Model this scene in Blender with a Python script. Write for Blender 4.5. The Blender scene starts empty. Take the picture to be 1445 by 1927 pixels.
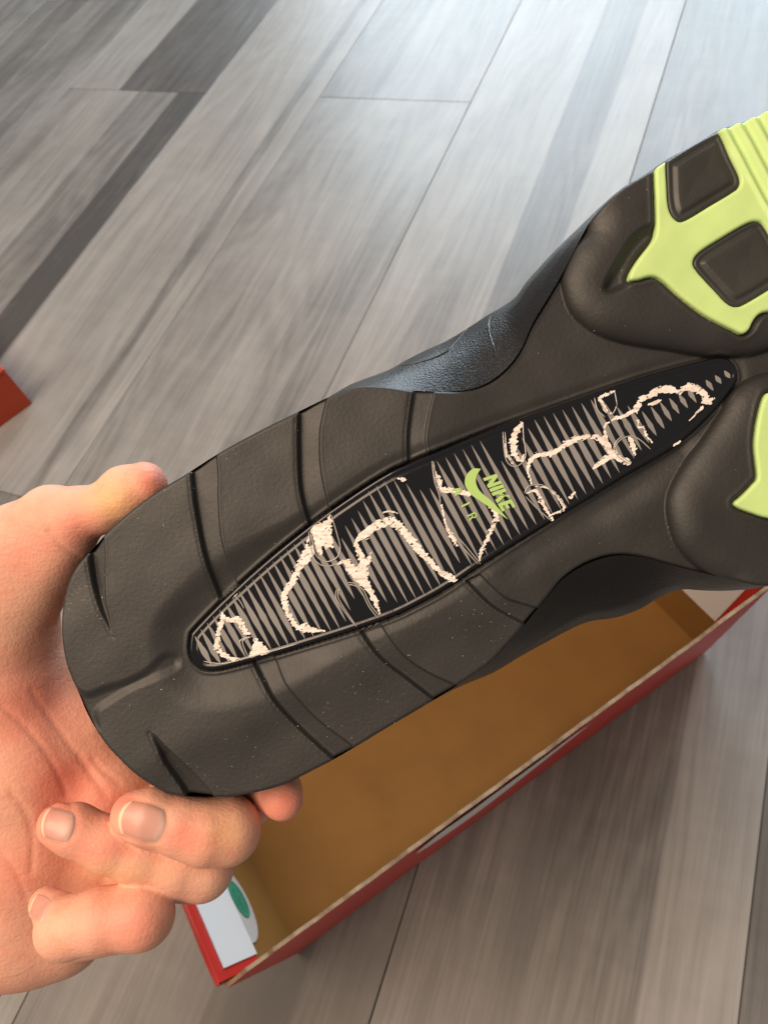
import bpy, math, random
import numpy as np
from mathutils import Matrix, Vector
from mathutils.bvhtree import BVHTree

rng = np.random.default_rng(7)
random.seed(7)
scene = bpy.context.scene
COL = scene.collection

# ------------------------------------------------------------------ camera
F = 1455.0                      # focal length in photo pixels (photo is 1445 x 1927)
CX, CY = 722.5, 963.5
CAM_H = 0.52                    # camera height above the floor
D = 0.19                        # distance from lens to the sole
S = D / F                       # metres per photo pixel on the sole
# camera axes (right, down, forward) expressed through the floor axes
Yc = np.array([.3393, -.8223, .4579]); Yc /= np.linalg.norm(Yc)
Xc = np.array([.925, .2032, -.3205]); Xc -= Xc.dot(Yc) * Yc; Xc /= np.linalg.norm(Xc)
Zc = np.cross(Xc, Yc)
cam_right = Vector((Xc[0], Yc[0], Zc[0]))
cam_up = -Vector((Xc[1], Yc[1], Zc[1]))
cam_back = -Vector((Xc[2], Yc[2], Zc[2]))
CAM = Matrix((
    (cam_right.x, cam_up.x, cam_back.x, 0.0),
    (cam_right.y, cam_up.y, cam_back.y, 0.0),
    (cam_right.z, cam_up.z, cam_back.z, CAM_H),
    (0, 0, 0, 1)))
cd = bpy.data.cameras.new('camera')
cam = bpy.data.objects.new('camera', cd)
COL.objects.link(cam)
cam.matrix_world = CAM
cd.sensor_fit = 'VERTICAL'
cd.sensor_height = 36.0
cd.lens = F / 1927.0 * 36.0
cd.clip_start = 0.01
cd.clip_end = 50.0
cd.dof.use_dof = True
cd.dof.focus_distance = D
cd.dof.aperture_fstop = 30.0
scene.camera = cam

# ------------------------------------------------------------------ world and lamps
world = bpy.data.worlds.new('World')
scene.world = world
world.use_nodes = True
bg = world.node_tree.nodes['Background']
bg.inputs[0].default_value = (1.0, 0.92, 0.84, 1)
bg.inputs[1].default_value = 0.26


def area_lamp(name, loc, target, sx, sy, power, color):
    l = bpy.data.lights.new(name, 'AREA')
    l.shape = 'RECTANGLE'; l.size = sx; l.size_y = sy
    l.energy = power; l.color = color
    o = bpy.data.objects.new(name, l)
    COL.objects.link(o)
    o.location = loc
    o.rotation_euler = (Vector(target) - Vector(loc)).to_track_quat('-Z', 'Y').to_euler()
    return o


area_lamp('window_light', (-0.38, 3.0, 1.2), (-0.3, 0.6, 0.1), 2.5, 1.3, 100, (0.76, 0.90, 1.0))
area_lamp('ceiling_lamp', (-0.46, -0.30, 1.48), (-0.1, 0.1, 0.35), 1.0, 1.0, 26, (1.0, 0.765, 0.56))

vs = scene.view_settings
vs.view_transform = 'Standard'
try:
    vs.look = 'None'
except Exception:
    pass
vs.exposure = 0.0
vs.gamma = 1.0
scene.render.engine = 'CYCLES'
scene.cycles.use_denoising = True
scene.cycles.max_bounces = 8
scene.cycles.use_adaptive_sampling = False


# ------------------------------------------------------------------ helpers
def link(o, parent=None):
    COL.objects.link(o)
    if parent is not None:
        o.parent = parent
    return o


def tag(o, label=None, cat=None, kind=None):
    if label: o['label'] = label
    if cat: o['category'] = cat
    if kind: o['kind'] = kind
    return o


def mesh_obj(name, verts, faces, mats, parent=None, smooth=False, mat_idx=None):
    me = bpy.data.meshes.new(name)
    me.from_pydata([tuple(map(float, v)) for v in verts], [], faces)
    for m in (mats if isinstance(mats, (list, tuple)) else [mats]):
        me.materials.append(m)
    if mat_idx is not None:
        me.polygons.foreach_set('material_index', np.asarray(mat_idx, dtype=np.int32))
    if smooth:
        me.polygons.foreach_set('use_smooth', np.ones(len(me.polygons), dtype=bool))
    me.update()
    return link(bpy.data.objects.new(name, me), parent)


def empty(name, mat):
    e = bpy.data.objects.new(name, None)
    e.empty_display_size = 0.02
    COL.objects.link(e)
    e.matrix_world = mat
    return e


def sstep(a, b, x):
    t = np.clip((x - a) / (b - a), 0, 1)
    return t * t * (3 - 2 * t)


def catmull(pts, closed=False, n=6):
    P = np.asarray(pts, float)
    m = len(P)
    out = []
    rngi = range(m if closed else m - 1)
    for i in rngi:
        if closed:
            p0, p1, p2, p3 = P[(i - 1) % m], P[i], P[(i + 1) % m], P[(i + 2) % m]
        else:
            p0, p1, p2, p3 = P[max(i - 1, 0)], P[i], P[i + 1], P[min(i + 2, m - 1)]
        for k in range(n):
            t = k / n
            out.append(0.5 * ((2 * p1) + (-p0 + p2) * t + (2 * p0 - 5 * p1 + 4 * p2 - p3) * t * t +
                              (-p0 + 3 * p1 - 3 * p2 + p3) * t ** 3))
    if not closed:
        out.append(P[-1])
    return np.array(out)


def seg_dist(x, y, poly, closed=False):
    """unsigned distance from points to a polyline"""
    P = np.asarray(poly, float)
    Q = np.roll(P, -1, 0) if closed else P[1:]
    if not closed:
        P = P[:-1]
    d = np.full(x.shape, 1e9)
    for (ax, ay), (bx, by) in zip(P, Q):
        vx, vy = bx - ax, by - ay
        L = vx * vx + vy * vy + 1e-9
        t = np.clip(((x - ax) * vx + (y - ay) * vy) / L, 0, 1)
        dx = x - ax - t * vx; dy = y - ay - t * vy
        np.minimum(d, dx * dx + dy * dy, out=d)
    return np.sqrt(d)


def inside(x, y, poly):
    P = np.asarray(poly, float); Q = np.roll(P, -1, 0)
    r = np.zeros(x.shape, bool)
    for (ax, ay), (bx, by) in zip(P, Q):
        if ay == by: continue
        c = ((ay > y) != (by > y)) & (x < (bx - ax) * (y - ay) / (by - ay) + ax)
        r ^= c
    return r


def sdf(x, y, poly, margin=None):
    """signed distance (negative inside); limited to a box round the polygon when margin is given"""
    P = np.asarray(poly, float)
    out = np.full(x.shape, 1e3)
    if margin is None:
        sel = np.ones(x.shape, bool)
    else:
        sel = ((x > P[:, 0].min() - margin) & (x < P[:, 0].max() + margin) &
               (y > P[:, 1].min() - margin) & (y < P[:, 1].max() + margin))
    xs, ys = x[sel], y[sel]
    d = seg_dist(xs, ys, P, True)
    out[sel] = np.where(inside(xs, ys, P), -d, d)
    return out


def clip_grid(X, Y, phi):
    """grid X,Y (2D) kept where phi<0, cut cleanly on phi=0. -> verts, faces, boundary edges"""
    ni, nj = X.shape
    ins = phi < 0
    c = [ins[:-1, :-1], ins[1:, :-1], ins[1:, 1:], ins[:-1, 1:]]
    cnt = sum(a.astype(int) for a in c)
    used = ins.copy()
    idx = -np.ones((ni, nj), int)
    idx[used] = np.arange(used.sum())
    verts = list(zip(X[used], Y[used]))
    fi, fj = np.nonzero(cnt == 4)
    faces = np.stack([idx[fi, fj], idx[fi + 1, fj], idx[fi + 1, fj + 1], idx[fi, fj + 1]], 1).tolist()
    cache = {}
    edges = []

    def cross(a, b):
        k = (a, b) if a < b else (b, a)
        if k not in cache:
            pa, pb = phi[a], phi[b]
            t = pa / (pa - pb)
            t = min(max(t, 0.02), 0.98)
            verts.append((X[a] + (X[b] - X[a]) * t, Y[a] + (Y[b] - Y[a]) * t))
            cache[k] = len(verts) - 1
        return cache[k]
    mi, mj = np.nonzero((cnt > 0) & (cnt < 4))
    for i, j in zip(mi, mj):
        q = [(i, j), (i + 1, j), (i + 1, j + 1), (i, j + 1)]
        poly = []; cr = []
        for k in range(4):
            a, b = q[k], q[(k + 1) % 4]
            if ins[a]:
                poly.append(int(idx[a]))
            if ins[a] != ins[b]:
                v = cross(a, b); poly.append(v)
                cr.append((v, ins[a]))
        if len(poly) >= 3:
            faces.append(poly)
        if len(cr) == 2:
            e = (cr[0][0], cr[1][0]) if cr[0][1] else (cr[1][0], cr[0][0])
            edges.append(e)
    return np.array(verts), faces, edges


def extrude_rim(V3, faces, edges, dz):
    """give a clipped sheet a side wall going down by dz"""
    V3 = np.asarray(V3); n = len(V3)
    ids = sorted({v for e in edges for v in e})
    m = {v: n + k for k, v in enumerate(ids)}
    low = V3[ids].copy(); low[:, 2] -= dz
    V = np.vstack([V3, low])
    for a, b in edges:
        faces.append([a, m[a], m[b], b])
    return V, faces


# ------------------------------------------------------------------ node materials
def new_mat(name):
    m = bpy.data.materials.new(name)
    m.use_nodes = True
    nt = m.node_tree
    return m, nt, nt.nodes['Principled BSDF']


def N(nt, t, **kw):
    n = nt.nodes.new(t)
    for k, v in kw.items():
        setattr(n, k, v)
    return n


def coords(nt, scale=(1, 1, 1), rot=(0, 0, 0), kind='Object'):
    tc = N(nt, 'ShaderNodeTexCoord')
    mp = N(nt, 'ShaderNodeMapping')
    mp.inputs['Scale'].default_value = scale
    mp.inputs['Rotation'].default_value = rot
    nt.links.new(tc.outputs[kind], mp.inputs['Vector'])
    return mp.outputs['Vector']


def noise(nt, vec, scale, detail=4, rough=.55, dist=0.0):
    n = N(nt, 'ShaderNodeTexNoise')
    n.inputs['Scale'].default_value = scale
    n.inputs['Detail'].default_value = detail
    n.inputs['Roughness'].default_value = rough
    n.inputs['Distortion'].default_value = dist
    nt.links.new(vec, n.inputs['Vector'])
    return n.outputs['Fac']


def ramp(nt, fac, stops):
    r = N(nt, 'ShaderNodeValToRGB')
    e = r.color_ramp.elements
    e[0].position, e[0].color = stops[0][0], (*stops[0][1], 1)
    e[1].position, e[1].color = stops[-1][0], (*stops[-1][1], 1)
    for p, c in stops[1:-1]:
        x = e.new(p); x.color = (*c, 1)
    nt.links.new(fac, r.inputs['Fac'])
    return r.outputs['Color']


def bump(nt, height, strength, dist, normal=None):
    b = N(nt, 'ShaderNodeBump')
    b.inputs['Strength'].default_value = strength
    b.inputs['Distance'].default_value = dist
    nt.links.new(height, b.inputs['Height'])
    if normal is not None:
        nt.links.new(normal, b.inputs['Normal'])
    return b.outputs['Normal']


def math_node(nt, op, a, b=None):
    n = N(nt, 'ShaderNodeMath', operation=op)
    for k, v in enumerate((a, b)):
        if v is None: continue
        if isinstance(v, (int, float)):
            n.inputs[k].default_value = v
        else:
            nt.links.new(v, n.inputs[k])
    return n.outputs[0]


def mix_col(nt, fac, a, b, mode='MIX'):
    n = N(nt, 'ShaderNodeMix', data_type='RGBA', blend_type=mode)
    for k, v in ((0, fac), (6, a), (7, b)):
        if isinstance(v, (int, float)):
            n.inputs[k].default_value = v
        elif isinstance(v, tuple):
            n.inputs[k].default_value = (*v, 1)
        else:
            nt.links.new(v, n.inputs[k])
    return n.outputs[2]


def simple_mat(name, col, rough=.5, spec=.5, coat=0.0, bump_scale=None, bump_str=.2, bump_dist=.0003, var=0.0, vscale=60):
    m, nt, p = new_mat(name)
    p.inputs['Base Color'].default_value = (*col, 1)
    p.inputs['Roughness'].default_value = rough
    p.inputs['Specular IOR Level'].default_value = spec
    p.inputs['Coat Weight'].default_value = coat
    p.inputs['Coat Roughness'].default_value = .08
    v = coords(nt)
    if var:
        c = ramp(nt, noise(nt, v, vscale, 5), [(.3, tuple(x * (1 - var) for x in col)), (.7, tuple(min(1, x * (1 + var)) for x in col))])
        nt.links.new(c, p.inputs['Base Color'])
    if bump_scale:
        nt.links.new(bump(nt, noise(nt, v, bump_scale, 3), bump_str, bump_dist), p.inputs['Normal'])
    return m


def rubber_mat(name, col, rough, grain=1000, gstr=.24, spec=.5):
    m, nt, p = new_mat(name)
    v = coords(nt)
    big = noise(nt, v, 55, 5)
    c = ramp(nt, big, [(.3, tuple(x * .82 for x in col)), (.7, tuple(x * 1.22 for x in col))])
    dustf = noise(nt, v, 1900, 3, .7)
    big2 = noise(nt, v, 38, 4, .6)
    d = math_node(nt, 'MULTIPLY', math_node(nt, 'GREATER_THAN', dustf, .69), math_node(nt, 'GREATER_THAN', big2, .55))
    c2 = mix_col(nt, math_node(nt, 'MULTIPLY', d, .3), c, (.20, .18, .16))
    nt.links.new(c2, p.inputs['Base Color'])
    r = N(nt, 'ShaderNodeMapRange')
    r.inputs['To Min'].default_value = rough - .08; r.inputs['To Max'].default_value = rough + .1
    nt.links.new(noise(nt, v, 120, 4), r.inputs['Value'])
    nt.links.new(r.outputs[0], p.inputs['Roughness'])
    p.inputs['Specular IOR Level'].default_value = spec
    n1 = bump(nt, noise(nt, v, grain, 3, .6), gstr, .00035)
    n2 = bump(nt, noise(nt, v, 90, 3), .10, .0006, n1)
    nt.links.new(n2, p.inputs['Normal'])
    return m


M_RUBBER = rubber_mat('black_rubber', (.0222, .0216, .0210), .50)
M_SIDE = rubber_mat('glossy_black_foam', (.007, .007, .008), .30, grain=1700, gstr=.5, spec=.4)
M_UPPER = simple_mat('black_mesh_fabric', (.015, .015, .016), .8, .2, bump_scale=1500, bump_str=.7, bump_dist=.0006)
M_POD = rubber_mat('dark_tread_rubber', (.032, .033, .030), .45, grain=700, gstr=.2)
M_LIME = simple_mat('lime_rubber', (.54, .75, .29), .5, .4, bump_scale=260, bump_str=.2, bump_dist=.0004, var=.05)
M_PRINT_BLACK, nt, p = new_mat('clear_film_over_black')
p.inputs['Base Color'].default_value = (.006, .006, .009, 1)
p.inputs['Roughness'].default_value = .12
p.inputs['Coat Weight'].default_value = .0
p.inputs['Coat Roughness'].default_value = .05
nt.links.new(bump(nt, noise(nt, coords(nt), 150, 3), .08, .0010), p.inputs['Normal'])
M_STRIPE = simple_mat('mauve_grey_print', (.250, .242, .238), .3, .5, coat=.4, var=.1, vscale=80)
M_FILM_GLINT, nt, p = new_mat('painted_film_reflection')  # matte white that stands in for reflections in the uneven film
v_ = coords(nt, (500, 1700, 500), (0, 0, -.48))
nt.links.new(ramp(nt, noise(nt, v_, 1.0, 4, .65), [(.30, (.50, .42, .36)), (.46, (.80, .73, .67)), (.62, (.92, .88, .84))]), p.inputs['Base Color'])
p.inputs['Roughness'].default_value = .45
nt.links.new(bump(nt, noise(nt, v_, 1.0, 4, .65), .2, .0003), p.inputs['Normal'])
M_LOGO = simple_mat('pale_green_print', (.42, .64, .20), .4, .4)
M_CLEAR = simple_mat('clear_film_ridge', (.05, .05, .055), .12, .8, coat=1.0)
M_DUST = simple_mat('pale_dust', (.42, .40, .37), .8, .2)

# ------------------------------------------------------------------ floor
M_FLOOR_BASE = simple_mat('dark_joint', (.11, .10, .095), .8)


def plank_mat():
    m, nt, p = new_mat('grey_laminate')
    at = N(nt, 'ShaderNodeAttribute', attribute_name='tone')
    oi = N(nt, 'ShaderNodeObjectInfo')
    tc = N(nt, 'ShaderNodeTexCoord')
    add = N(nt, 'ShaderNodeVectorMath', operation='ADD')
    nt.links.new(tc.outputs['Object'], add.inputs[0])
    cmb = N(nt, 'ShaderNodeCombineXYZ')
    nt.links.new(math_node(nt, 'MULTIPLY', oi.outputs['Random'], 37.0), cmb.inputs[2])
    nt.links.new(cmb.outputs[0], add.inputs[1])

    def mp(sx, sy):
        q = N(nt, 'ShaderNodeMapping')
        q.inputs['Scale'].default_value = (sx, sy, 1)
        nt.links.new(add.outputs[0], q.inputs['Vector'])
        return q.outputs['Vector']
    fine = noise(nt, mp(400, 11), 1.0, 6, .65)
    mid = noise(nt, mp(34, 1.6), 1.0, 5, .55, 1.2)
    # cathedral grain: rings of a stretched noise field
    fld = noise(nt, mp(11, 1.7), 1.0, 2, .5, .3)
    rings = math_node(nt, 'SINE', math_node(nt, 'MULTIPLY', fld, 95.0))
    blot = noise(nt, mp(14, 5), 1.0, 4, .6)
    cross = noise(nt, mp(22, 90), 1.0, 3, .6)
    t = math_node(nt, 'MULTIPLY', math_node(nt, 'SUBTRACT', fine, .5), .46)
    t = math_node(nt, 'ADD', t, math_node(nt, 'MULTIPLY', math_node(nt, 'SUBTRACT', mid, .5), .26))
    t = math_node(nt, 'ADD', t, math_node(nt, 'MULTIPLY', rings, .04))
    t = math_node(nt, 'ADD', t, math_node(nt, 'MULTIPLY', math_node(nt, 'SUBTRACT', blot, .5), .50))
    t = math_node(nt, 'ADD', t, math_node(nt, 'MULTIPLY', math_node(nt, 'SUBTRACT', cross, .5), .12))
    t = math_node(nt, 'ADD', t, at.outputs['Fac'])
    c = ramp(nt, t, [(.0, (.070, .066, .064)), (.3, (.145, .138, .132)), (.55, (.250, .238, .226)), (.8, (.345, .328, .310)), (1.0, (.43, .41, .385))])
    nt.links.new(c, p.inputs['Base Color'])
    r = N(nt, 'ShaderNodeMapRange')
    r.inputs['To Min'].default_value = .30; r.inputs['To Max'].default_value = .46
    nt.links.new(mid, r.inputs['Value'])
    nt.links.new(r.outputs[0], p.inputs['Roughness'])
    nt.links.new(bump(nt, fine, .25, .0006), p.inputs['Normal'])
    return m


M_PLANK = plank_mat()
floor = mesh_obj('floor', [(-3, -2, -.012), (2.5, -2, -.012), (2.5, 3.4, -.012), (-3, 3.4, -.012)], [(0, 1, 2, 3)], M_FLOOR_BASE)
tag(floor, kind='structure')


def plank(x0, x1, y0, y1, strips, base):
    """one laminate board; strips = list of (x0, x1, tone) printed lengthwise bands in world x"""
    g = .0002; bv = .0005; th = .008
    x0 += g; x1 -= g; y0 += g; y1 -= g
    xs = {x0, x0 + bv, x1 - bv, x1}
    for a, b, t in strips:
        for q in (a - .0015, a + .0015, b - .0015, b + .0015):
            if x0 + bv < q < x1 - bv: xs.add(q)
    xs = sorted(xs)
    ys = [y0, y0 + bv] + list(np.linspace(y0 + .03, y1 - .03, 10)) + [y1 - bv, y1]
    cx, cy = (x0 + x1) / 2, (y0 + y1) / 2
    V = []; T = []
    if x1 < -.08: base += .0
    for y in ys:
        for x in xs:
            edge = x in (x0, x1) or y in (y0, y1)
            V.append((x - cx, y - cy, -bv if edge else 0))
            t = base
            for a, b, tt in strips:
                if a < x < b: t = base + tt
            T.append(t - (.08 if edge else 0))
    n = len(xs)
    Fc = [(j * n + i, j * n + i + 1, (j + 1) * n + i + 1, (j + 1) * n + i) for j in range(len(ys) - 1) for i in range(n - 1)]
    rim = [j for j in range(n)] + [k * n + n - 1 for k in range(1, len(ys))] + [(len(ys) - 1) * n + i for i in range(n - 2, -1, -1)] + [k * n for k in range(len(ys) - 2, 0, -1)]
    b0 = len(V)
    for r_ in rim:
        V.append((V[r_][0], V[r_][1], -th)); T.append(base - .2)
    m_ = len(rim)
    for k in range(m_):
        Fc.append((rim[(k + 1) % m_], rim[k], b0 + k, b0 + (k + 1) % m_))
    o = mesh_obj('plank', V, Fc, M_PLANK, floor)
    o.location = (cx, cy, 0)
    a = o.data.attributes.new('tone', 'FLOAT', 'POINT')
    a.data.foreach_set('value', np.array(T, dtype=np.float32))
    return o


cols = [  # x0, x1, end joints, strips, base tone
    (-1.76, -1.53, [.2, 1.5], [(-1.70, -1.62, -.12)], .52),
    (-1.53, -1.32, [.62, 1.9], [(-1.46, -1.40, -.15)], .50),
    (-1.32, -1.11, [.10, 1.36], [(-1.32, -1.24, .1), (-1.19, -1.15, -.12)], .48),
    (-1.11, -.90, [-.35, 1.10, 2.4], [(-1.07, -1.02, -.16), (-.96, -.935, -.1)], .50),
    (-.90, -.665, [-.40], None, .5),
    (-.665, -.498, [.222, 1.47], [(-.665, -.60, .06), (-.535, -.522, -.22)], .60),
    (-.498, -.298, [-.42], None, .5),
    (-.298, -.09, [.22, 1.50], [(-.185, -.135, -.30), (-.298, -.25, .05)], .60),
    (-.09, .098, [-.55, .72, 1.95], [(.048, .098, .34), (-.06, -.035, .05)], .30),
    (.098, .30, [.0, 1.25], [(.12, .19, -.06)], .30),
    (.30, .50, [.5, 1.75], [], .45),
    (.50, .70, [.1, 1.4], [], .5),
    (.70, .91, [.7], [], .45),
]
for x0, x1, js, st, base in cols:
    if st is None:
        if x0 < -.8:   # a board that ends at the visible cross joint
            parts = [(-1.2, -.40, [(-.80, -.74, -.1)], .5),
                     (-.40, .855, [(-.71, -.667, -.62), (-.775, -.71, -.20), (-.90, -.86, -.08)], .60),
                     (.855, 2.1, [(-.81, -.667, -.40), (-.90, -.81, .10)], .56), (2.1, 3.2, [], .5)]
        else:
            parts = [(-1.2, -.42, [], .4), (-.42, .855, [(-.41, -.37, .06), (-.34, -.32, -.06)], .50),
                     (.855, 2.1, [(-.498, -.42, -.12)], .50), (2.1, 3.2, [], .5)]
        for y0, y1, s_, b_ in parts:
            plank(x0, x1, y0, y1, s_, b_)
        continue
    ys = [-1.2] + js + [3.2]
    for k in range(len(ys) - 1):
        plank(x0, x1, ys[k], ys[k + 1], st, base + (random.uniform(-.05, .05) if k else (-.38 if -.3 < x0 < -.29 else (-.25 if -.67 < x0 < -.66 else 0))))  # missing shadow painted into one near board's tone; the left board is dark itself

# ------------------------------------------------------------------ shoe box
M_KRAFT = simple_mat('kraft_board', (.26, .128, .032), .75, .25, var=.10, vscale=25, bump_scale=500, bump_str=.15)
M_RED = simple_mat('red_printed_card', (.62, .030, .026), .42, .45, var=.06, vscale=14, bump_scale=300, bump_str=.1)
M_EDGE = simple_mat('raw_card_edge', (.40, .29, .19), .85, .2, var=.35, vscale=150)
M_WHITE = simple_mat('white_label', (.80, .80, .80), .55, .3)
M_STICKER = simple_mat('shaded_white_sticker', (.55, .52, .50), .6, .3, var=.06, vscale=90)  # same white paper as the label; wall shade put into the grey
M_GREEN = simple_mat('green_sticker', (.035, .26, .16), .5, .4, var=.25, vscale=260)

EX = np.array([.606, .796]); EX /= np.linalg.norm(EX)
EY = np.array([-EX[1], EX[0]])
BC = np.array([-.144, -.046])           # near left corner of the rim
BH, BL, BW = .105, .352, .215
box_m = Matrix(((EX[0], EY[0], 0, BC[0]), (EX[1], EY[1], 0, BC[1]), (0, 0, 1, 0.001), (0, 0, 0, 1)))
box = empty('shoe_box', box_m)
tag(box, 'open red shoe box with brown kraft inside, standing on the floor under the sneaker', 'shoe box')
# local: x along the box, y across (0 = near wall), z up; walls splay outwards
LB, RB, NB, FB = .018, BL - .010, .0135, BW - .010
TH = .0020


def wall(name, bot0, bot1, top0, top1, inward, edge_z, mats):
    """wall between bottom line and top line, with a worn top edge"""
    n = 90
    b0, b1, t0, t1 = map(np.array, (bot0, bot1, top0, top1))
    inn = np.array([*inward, 0.0]) * TH
    V = []
    for k in range(n + 1):
        u = k / n
        b = b0 + (b1 - b0) * u; t = t0 + (t1 - t0) * u
        up = edge_z(u)
        t = t + (t - b) / np.linalg.norm(t - b) * up
        mid = (b + t) / 2
        for q in (b, mid, t):
            V.append(q)
        for q in (b, mid, t):
            V.append(q + inn)
    Fc = []; I = []
    for k in range(n):
        a, b = k * 6, (k + 1) * 6
        for j in (0, 1):
            Fc.append((a + j, b + j, b + j + 1, a + j + 1)); I.append(0)
            Fc.append((a + 3 + j, a + 4 + j, b + 4 + j, b + 3 + j)); I.append(1)
        Fc.append((a + 2, b + 2, b + 5, a + 5)); I.append(2)
        Fc.append((a, a + 3, b + 3, b)); I.append(2)
    for a, flip in ((0, 0), (n * 6, 1)):
        for j in (0, 1):
            Fc.append((a + j, a + j + 1, a + 4 + j, a + 3 + j)); I.append(2)
    return mesh_obj(name, V, Fc, mats, box, mat_idx=I)


BM = [M_RED, M_KRAFT, M_EDGE]


def near_edge(u):
    z = .0009 * math.sin(u * 21) + .0007 * math.sin(u * 63 + 1) + .0006 * math.sin(u * 140 + 2)
    if u < .045: z -= .009 * (1 - u / .045)
    if .07 < u < .085: z -= .0025
    if .86 < u < .885: z += .002
    if u > .885: z += .0035
    return z


wall('side_wall', (LB, NB, 0), (RB, NB, 0), (0, 0, BH), (BL, 0, BH), (0, 1), near_edge, BM)
wall('side_wall', (LB, FB, 0), (RB, FB, 0), (0, BW, BH), (BL, BW, BH), (0, -1), lambda u: .0005 * math.sin(u * 30), BM)
eL = wall('end_wall', (LB, NB, 0), (LB, FB, 0), (-.001, .003, BH - .001), (-.001, BW - .003, BH - .001), (1, 0), lambda u: .0004 * math.sin(u * 25), [M_RED, M_KRAFT, M_RED])
eR = wall('end_wall', (RB, NB, 0), (RB, FB, 0), (BL, .003, BH - .001), (BL, BW - .003, BH - .001), (-1, 0), lambda u: .0004 * math.sin(u * 25), [M_RED, M_KRAFT, M_RED])
mesh_obj('bottom', [(LB, NB, .001), (RB, NB, .001), (RB, FB, .001), (LB, FB, .001), (LB, NB, .003), (RB, NB, .003), (RB, FB, .003), (LB, FB, .003)],
         [(0, 3, 2, 1), (4, 5, 6, 7), (0, 1, 5, 4), (1, 2, 6, 5), (2, 3, 7, 6), (3, 0, 4, 7)], [M_KRAFT], box)


def end_pt(left, y, z, off):
    """point on the inner face of an end wall at height z, standing off by off"""
    u = z / BH
    if left:
        return (LB + (-.001 - LB) * u + TH + off, y, z)
    return (RB + (BL - RB) * u - TH - off, y, z)


def wy(y, z):
    return y + NB * (1 - z / BH)


def end_sheet(name, left, y0, y1, z0, z1, off, mat, parent):
    th = .0006
    c = [end_pt(left, y, z, off) for y, z in ((wy(y0, z0), z0), (y1, z0), (y1, z1), (wy(y0, z1), z1))]
    d = [end_pt(left, y, z, off + th) for y, z in ((wy(y0, z0), z0), (y1, z0), (y1, z1), (wy(y0, z1), z1))]
    return mesh_obj(name, c + d, [(3, 2, 1, 0), (4, 5, 6, 7), (0, 1, 5, 4), (1, 2, 6, 5), (2, 3, 7, 6), (3, 0, 4, 7)], mat, parent)


for left, w_ in ((True, eL), (False, eR)):
    fl = end_sheet('fold_over_flap', left, .0035, BW - .011, .057 if left else .043, BH + .0005, .0003, M_RED, w_)
    end_sheet('label', left, .0085, BW - .018, .0575 if left else .044, BH - (.008 if left else .004), .0012, M_WHITE, w_)


def ellipse_patch(name, yc, zc, ry, rz, off, mat, parent, n=36):
    c = [end_pt(True, yc + ry * math.cos(2 * math.pi * k / n), zc + rz * math.sin(2 * math.pi * k / n), off) for k in range(n)]
    b = [end_pt(True, yc + ry * math.cos(2 * math.pi * k / n), zc + rz * math.sin(2 * math.pi * k / n), off - .0004) for k in range(n)]
    Fc = [tuple(range(n))] + [(k, n + k, n + (k + 1) % n, (k + 1) % n) for k in range(n)]
    return mesh_obj(name, c + b, Fc, mat, parent)


stk = ellipse_patch('sticker', .046, .055, .025, .019, .0008, M_STICKER, eL)
ellipse_patch('sticker_mark', .047, .0475, .0115, .0075, .0012, M_GREEN, eL)


def swoosh(cx, cz, L, Hh, ang):
    up = [(-.5, .10), (-.38, -.28), (-.25, -.36), (-.05, -.30), (.5, .32)]
    lo = [(.5, .32), (.0, -.02), (-.2, -.10), (-.30, -.06), (-.33, .08), (-.28, .30), (-.40, .36), (-.5, .10)]
    P = np.vstack([catmull(up, n=6), catmull(lo, n=6)[1:-1]])
    P = P * (L, Hh)
    c, s_ = math.cos(ang), math.sin(ang)
    return [(cx + x * c - z * s_, cz + x * s_ + z * c) for x, z in P]


sw = catmull([(.112, .090), (.130, .076), (.155, .071), (.19, .084), (.228, .1055), (.18, .1065), (.14, .1065), (.122, .104)], True, 5)
V = []
for x, z in sw:
    y = NB + (0 - NB) * z / BH - .0012
    V.append((x, y, min(z, BH + .0002)))
mesh_obj('printed_mark', V, [tuple(range(len(V)))], M_WHITE, box)

# lid lying to the left, only a corner of it in the frame
ld1 = np.array([-.90, .436]); ld1 /= np.linalg.norm(ld1)
ld2 = np.array([-ld1[1], ld1[0]])
lid_m = Matrix(((ld1[0], ld2[0], 0, -.590), (ld1[1], ld2[1], 0, .322), (0, 0, 1, .0005), (0, 0, 0, 1)))
lid = empty('flat_carton', lid_m)
tag(lid, 'flat orange red carton lying on the floor, only its corner in view', 'carton')
M_LID = simple_mat('orange_red_card', (.38, .050, .016), .5, .4, var=.08, vscale=10)


def slab(name, x0, x1, y0, y1, z0, z1, mat, parent, bv=.0012):
    V = []
    for z, i in ((z0, 0), (z1 - bv, 0), (z1, bv)):
        V += [(x0 + i, y0 + i, z), (x1 - i, y0 + i, z), (x1 - i, y1 - i, z), (x0 + i, y1 - i, z)]
    Fc = [(3, 2, 1, 0), (8, 9, 10, 11)]
    for r_ in (0, 4):
        for k in range(4):
            Fc.append((r_ + k, r_ + (k + 1) % 4, r_ + 4 + (k + 1) % 4, r_ + 4 + k))
    return mesh_obj(name, V, Fc, mat, parent)


slab('top_panel', 0, .36, 0, .225, .046, .050, M_LID, lid)
slab('rim_wall', 0.0005, .003, 0.0005, .2245, 0, .0455, M_LID, lid)
slab('rim_wall', .357, .3595, 0.0005, .2245, 0, .0455, M_LID, lid)
slab('rim_wall', .004, .356, 0.0005, .003, 0, .0455, M_LID, lid)
slab('rim_wall', .004, .356, .222, .2245, 0, .0455, M_LID, lid)

# ------------------------------------------------------------------ sneaker
AX = np.array([1025., -535.]); AX /= np.linalg.norm(AX)     # heel to toe in photo pixels
BX = np.array([-AX[1], AX[0]])                              # across
A0 = np.array([365., 1225.])


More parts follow.
